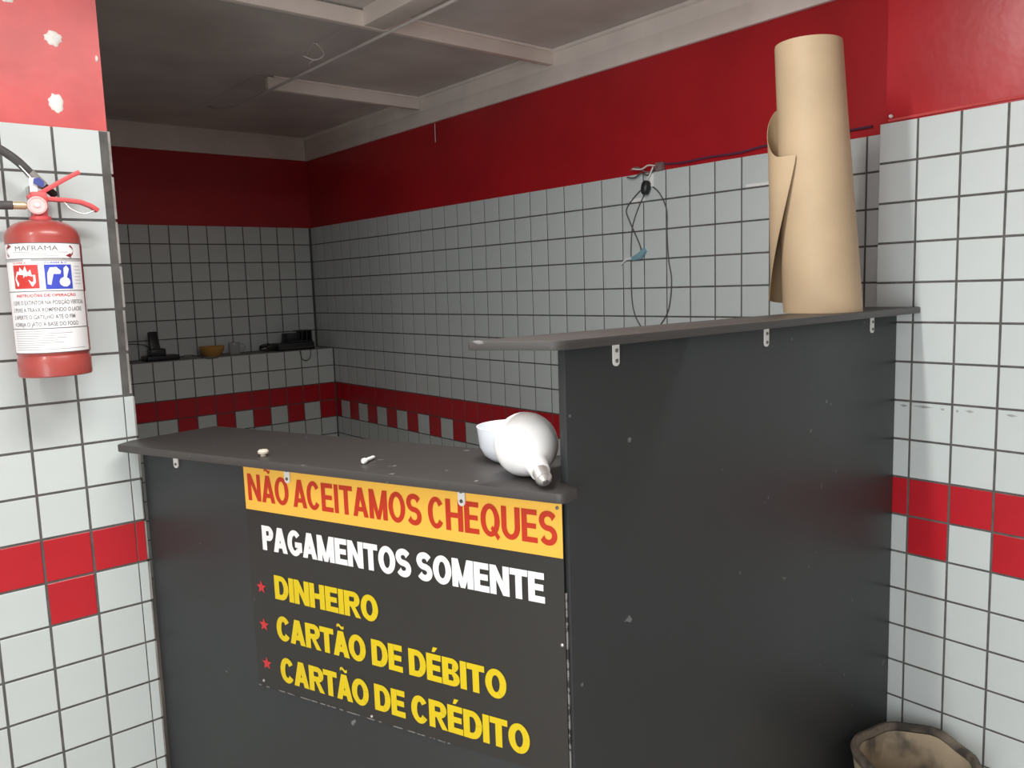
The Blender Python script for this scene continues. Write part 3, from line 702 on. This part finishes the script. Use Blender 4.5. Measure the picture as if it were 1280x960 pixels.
o = MB().tube([(20.15, 42.9, ZL+.03), (20.12, 42.62, ZL-.08), (20.2, 42.58, ZL-.45), (20.45, 42.58, ZL-.60), (20.7, 42.58, ZL-.45), (20.78, 42.62, ZL-.05), (20.8, 42.9, ZL+.03)], .022, 6, smooth=6).build('cable_loop', 'grey_cable', None, smooth=True)
tag(o, 'thin cable loop hanging over the ledge edge under the black box', 'cable')
o = MB().tube([(13.7, 43.4, ZL+.1), (14.3, 43.5, ZL+.16), (14.9, 43.3, ZL+.03), (14.7, 42.8, ZL+.025), (15.0, 42.62, ZL-.04), (15.5, 42.6, ZL-.02)], .025, 6, smooth=6).build('telephone_cord', 'grey_cable', None, smooth=True)
tag(o, 'thin cord trailing from the telephone along the ledge', 'cord')
o = MB().tube([(10.4, YB2-.04, ZL+1.0), (11.4, YB2-.05, ZL+.92), (12.4, YB2-.06, ZL+.80), (12.6, 44.2, ZL+.55)], .022, 6, smooth=6).build('telephone_cord', 'grey_cable', None, smooth=True)
tag(o, 'thin cord running up the back wall left of the telephone', 'cord')

# ------------------------------------------------------------------ cables on the right wall
XW = XR - .05
jb = thing('junction_box', (XW, 18.4, 3.8), 'small dirty cable junction with frayed wires at the tile top', 'junction box')
MB().box((XW-.05, 18.2, 3.72), (XR+TT, 18.52, 4.0)).build('box', 'junction', jb, bevel=.03)
for k, pts in enumerate([[(18.5, 3.82), (18.75, 3.72), (19.0, 3.78), (19.3, 3.95), (19.6, 3.9)], [(18.5, 3.9), (18.8, 3.95), (19.1, 3.86), (19.5, 3.92)], [(18.5, 3.78), (18.8, 3.62), (19.1, 3.72), (19.4, 3.60), (19.75, 3.66)], [(18.55, 3.86), (18.7, 3.6), (18.8, 3.5)]]):
    MB().tube([(XW-.03-.02*k, y, z) for y, z in pts], .028, 6, smooth=6).build('wire', ['junction', 'thread', 'grey_cable', 'paper_white'][k], jb, smooth=True)
pg = thing('power_plug', (XW, 18.9, 3.1), 'black round power plug hanging below the junction on white tiles', 'plug')
MB().lathe((XW-.02, 18.88, 3.42), (-.25, .04, -1), [(0, .12), (.08, .17), (.25, .175), (.42, .13), (.46, .08)], 18).build('plug_body', 'black_plastic', pg, smooth=True)
MB().box((XR-.06, 18.62, 3.22), (XR-.003, 18.92, 3.70)).build('socket_plate', 'paper_white', pg, bevel=.02)
def wcable(pts, rad, mt, lab_):
    o = MB().tube([(XR-.03-.0*i, y, z) for i, (y, z) in enumerate(pts)], rad, 6, smooth=8).build('hanging_cable', mt, None, smooth=True); tag(o, lab_, 'cable')
wcable([(19.05, 3.25), (19.5, 2.95), (19.88, 2.55), (19.75, 2.15), (19.45, 1.6), (19.25, 1.2), (19.23, 1.0)], .024, 'grey_cable', 'short grey cable curling from the plug to the blue tape')
wcable([(18.95, 3.1), (19.3, 2.6), (19.6, 1.95), (19.69, 1.2), (19.70, .34), (19.68, -.66), (19.5, -1.3), (19.1, -1.75), (18.7, -1.75), (18.35, -1.5), (18.0, -.95), (17.88, 0), (18.0, .7), (18.06, 1.6), (18.07, 2.38), (18.35, 2.95), (18.7, 3.25)], .022, 'grey_cable', 'long grey cable loop hanging from the plug down the tiles')
mb = MB().tube([(XR-.06, 19.02, 1.10), (XR-.07, 19.25, .88), (XR-.06, 19.6, .80)], [.10, .13, .08], 8, smooth=0)
tp = thing('taped_cable_end', (XW, 19.4, .8), 'cable end wrapped in pale blue tape on the tiles', 'cable end')
mb.build('tape_wrap', 'blue_tape', tp, smooth=True)
MB().tube([(XR-.06, 19.6, .82), (XR-.06, 19.9, .80), (XR-.05, 20.15, .62)], [.06, .05, .03], 8).build('wire_end', 'paper_white', tp, smooth=True)
o = MB().tube([(XR+.04, 18.2, 3.93), (XR+.03, 17.4, 3.87), (XR+.04, 16.4, 3.90), (XR+.03, 15.2, 3.88), (XR+.04, 14.1, 3.96), (XR+.04, 11.0, 3.98)], .035, 6, smooth=6).build('purple_cable', 'purple_cable', None, smooth=True)
tag(o, 'dark purple cable along the red wall above the tiles', 'cable')
o = MB().box((XR-.012, 19.05, 2.78), (XR+.0, 19.72, 2.90)).build('paper_scrap', 'paper_white'); tag(o, 'torn white paper scrap on tiles below the plug', 'paper scrap')
o = MB().box((XR-.012, 13.3, 2.78), (XR+.0, 14.95, 2.87)).build('white_tape_strip', 'paper_white'); tag(o, 'thin white tape strip on the tiles beside the paper roll', 'tape')

# ------------------------------------------------------------------ pot in the corner
pc = Vector((18.95, 7.98, FZ)); ht = -11.5 - FZ
pt = thing('stained_pot', pc, 'dirty tan pot with blackened rim on the floor by right wall', 'pot')
n = 48
def wob(a, k): return .03*math.sin(3*a+k) + .025*math.sin(7*a+2*k)
def ring(h, r, k, amp=1): return [(pc.x + math.cos(a)*(r+wob(a, k)*amp), pc.y + math.sin(a)*(r+wob(a, k)*amp), FZ + h + (wob(a, k+1)*1.3*amp if h > 1.5 else 0)) for a in [2*math.pi*i/n for i in range(n)]]
rings = [ring(0, 1.02, 0, .2), ring(.1, 1.06, 0, .2), ring(1.4, 1.24, 0, .5), ring(ht-.25, 1.37, 0), ring(ht-.2, 1.37, 0)]
def loft(rings, caps=()):
    vs = [p for r_ in rings for p in r_]; fs = [(i*n+k, i*n+(k+1) % n, (i+1)*n+(k+1) % n, (i+1)*n+k) for i in range(len(rings)-1) for k in range(n)]
    if 0 in caps: fs.append(list(range(n))[::-1])
    if 1 in caps: fs.append([(len(rings)-1)*n+k for k in range(n)])
    return MB().add(vs, fs)
inner = [ring(ht-.2, 1.37, 0), ring(ht-.16, 1.22, 0), ring(ht-.6, 1.18, 0, .6), ring(1.2, 1.08, 0, .4), ring(.25, .95, 0, .2)]
loft(rings + inner[1:], (0, 1)).build('body', 'pot_dirty', pt, smooth=True)
loft([ring(ht-.26, 1.385, 0), ring(ht-.08, 1.43, 0), ring(ht, 1.39, 0), ring(ht+.02, 1.30, 0), ring(ht-.04, 1.24, 0), ring(ht-.13, 1.215, 0)]).build('rim', 'pot_rim', pt, smooth=True)
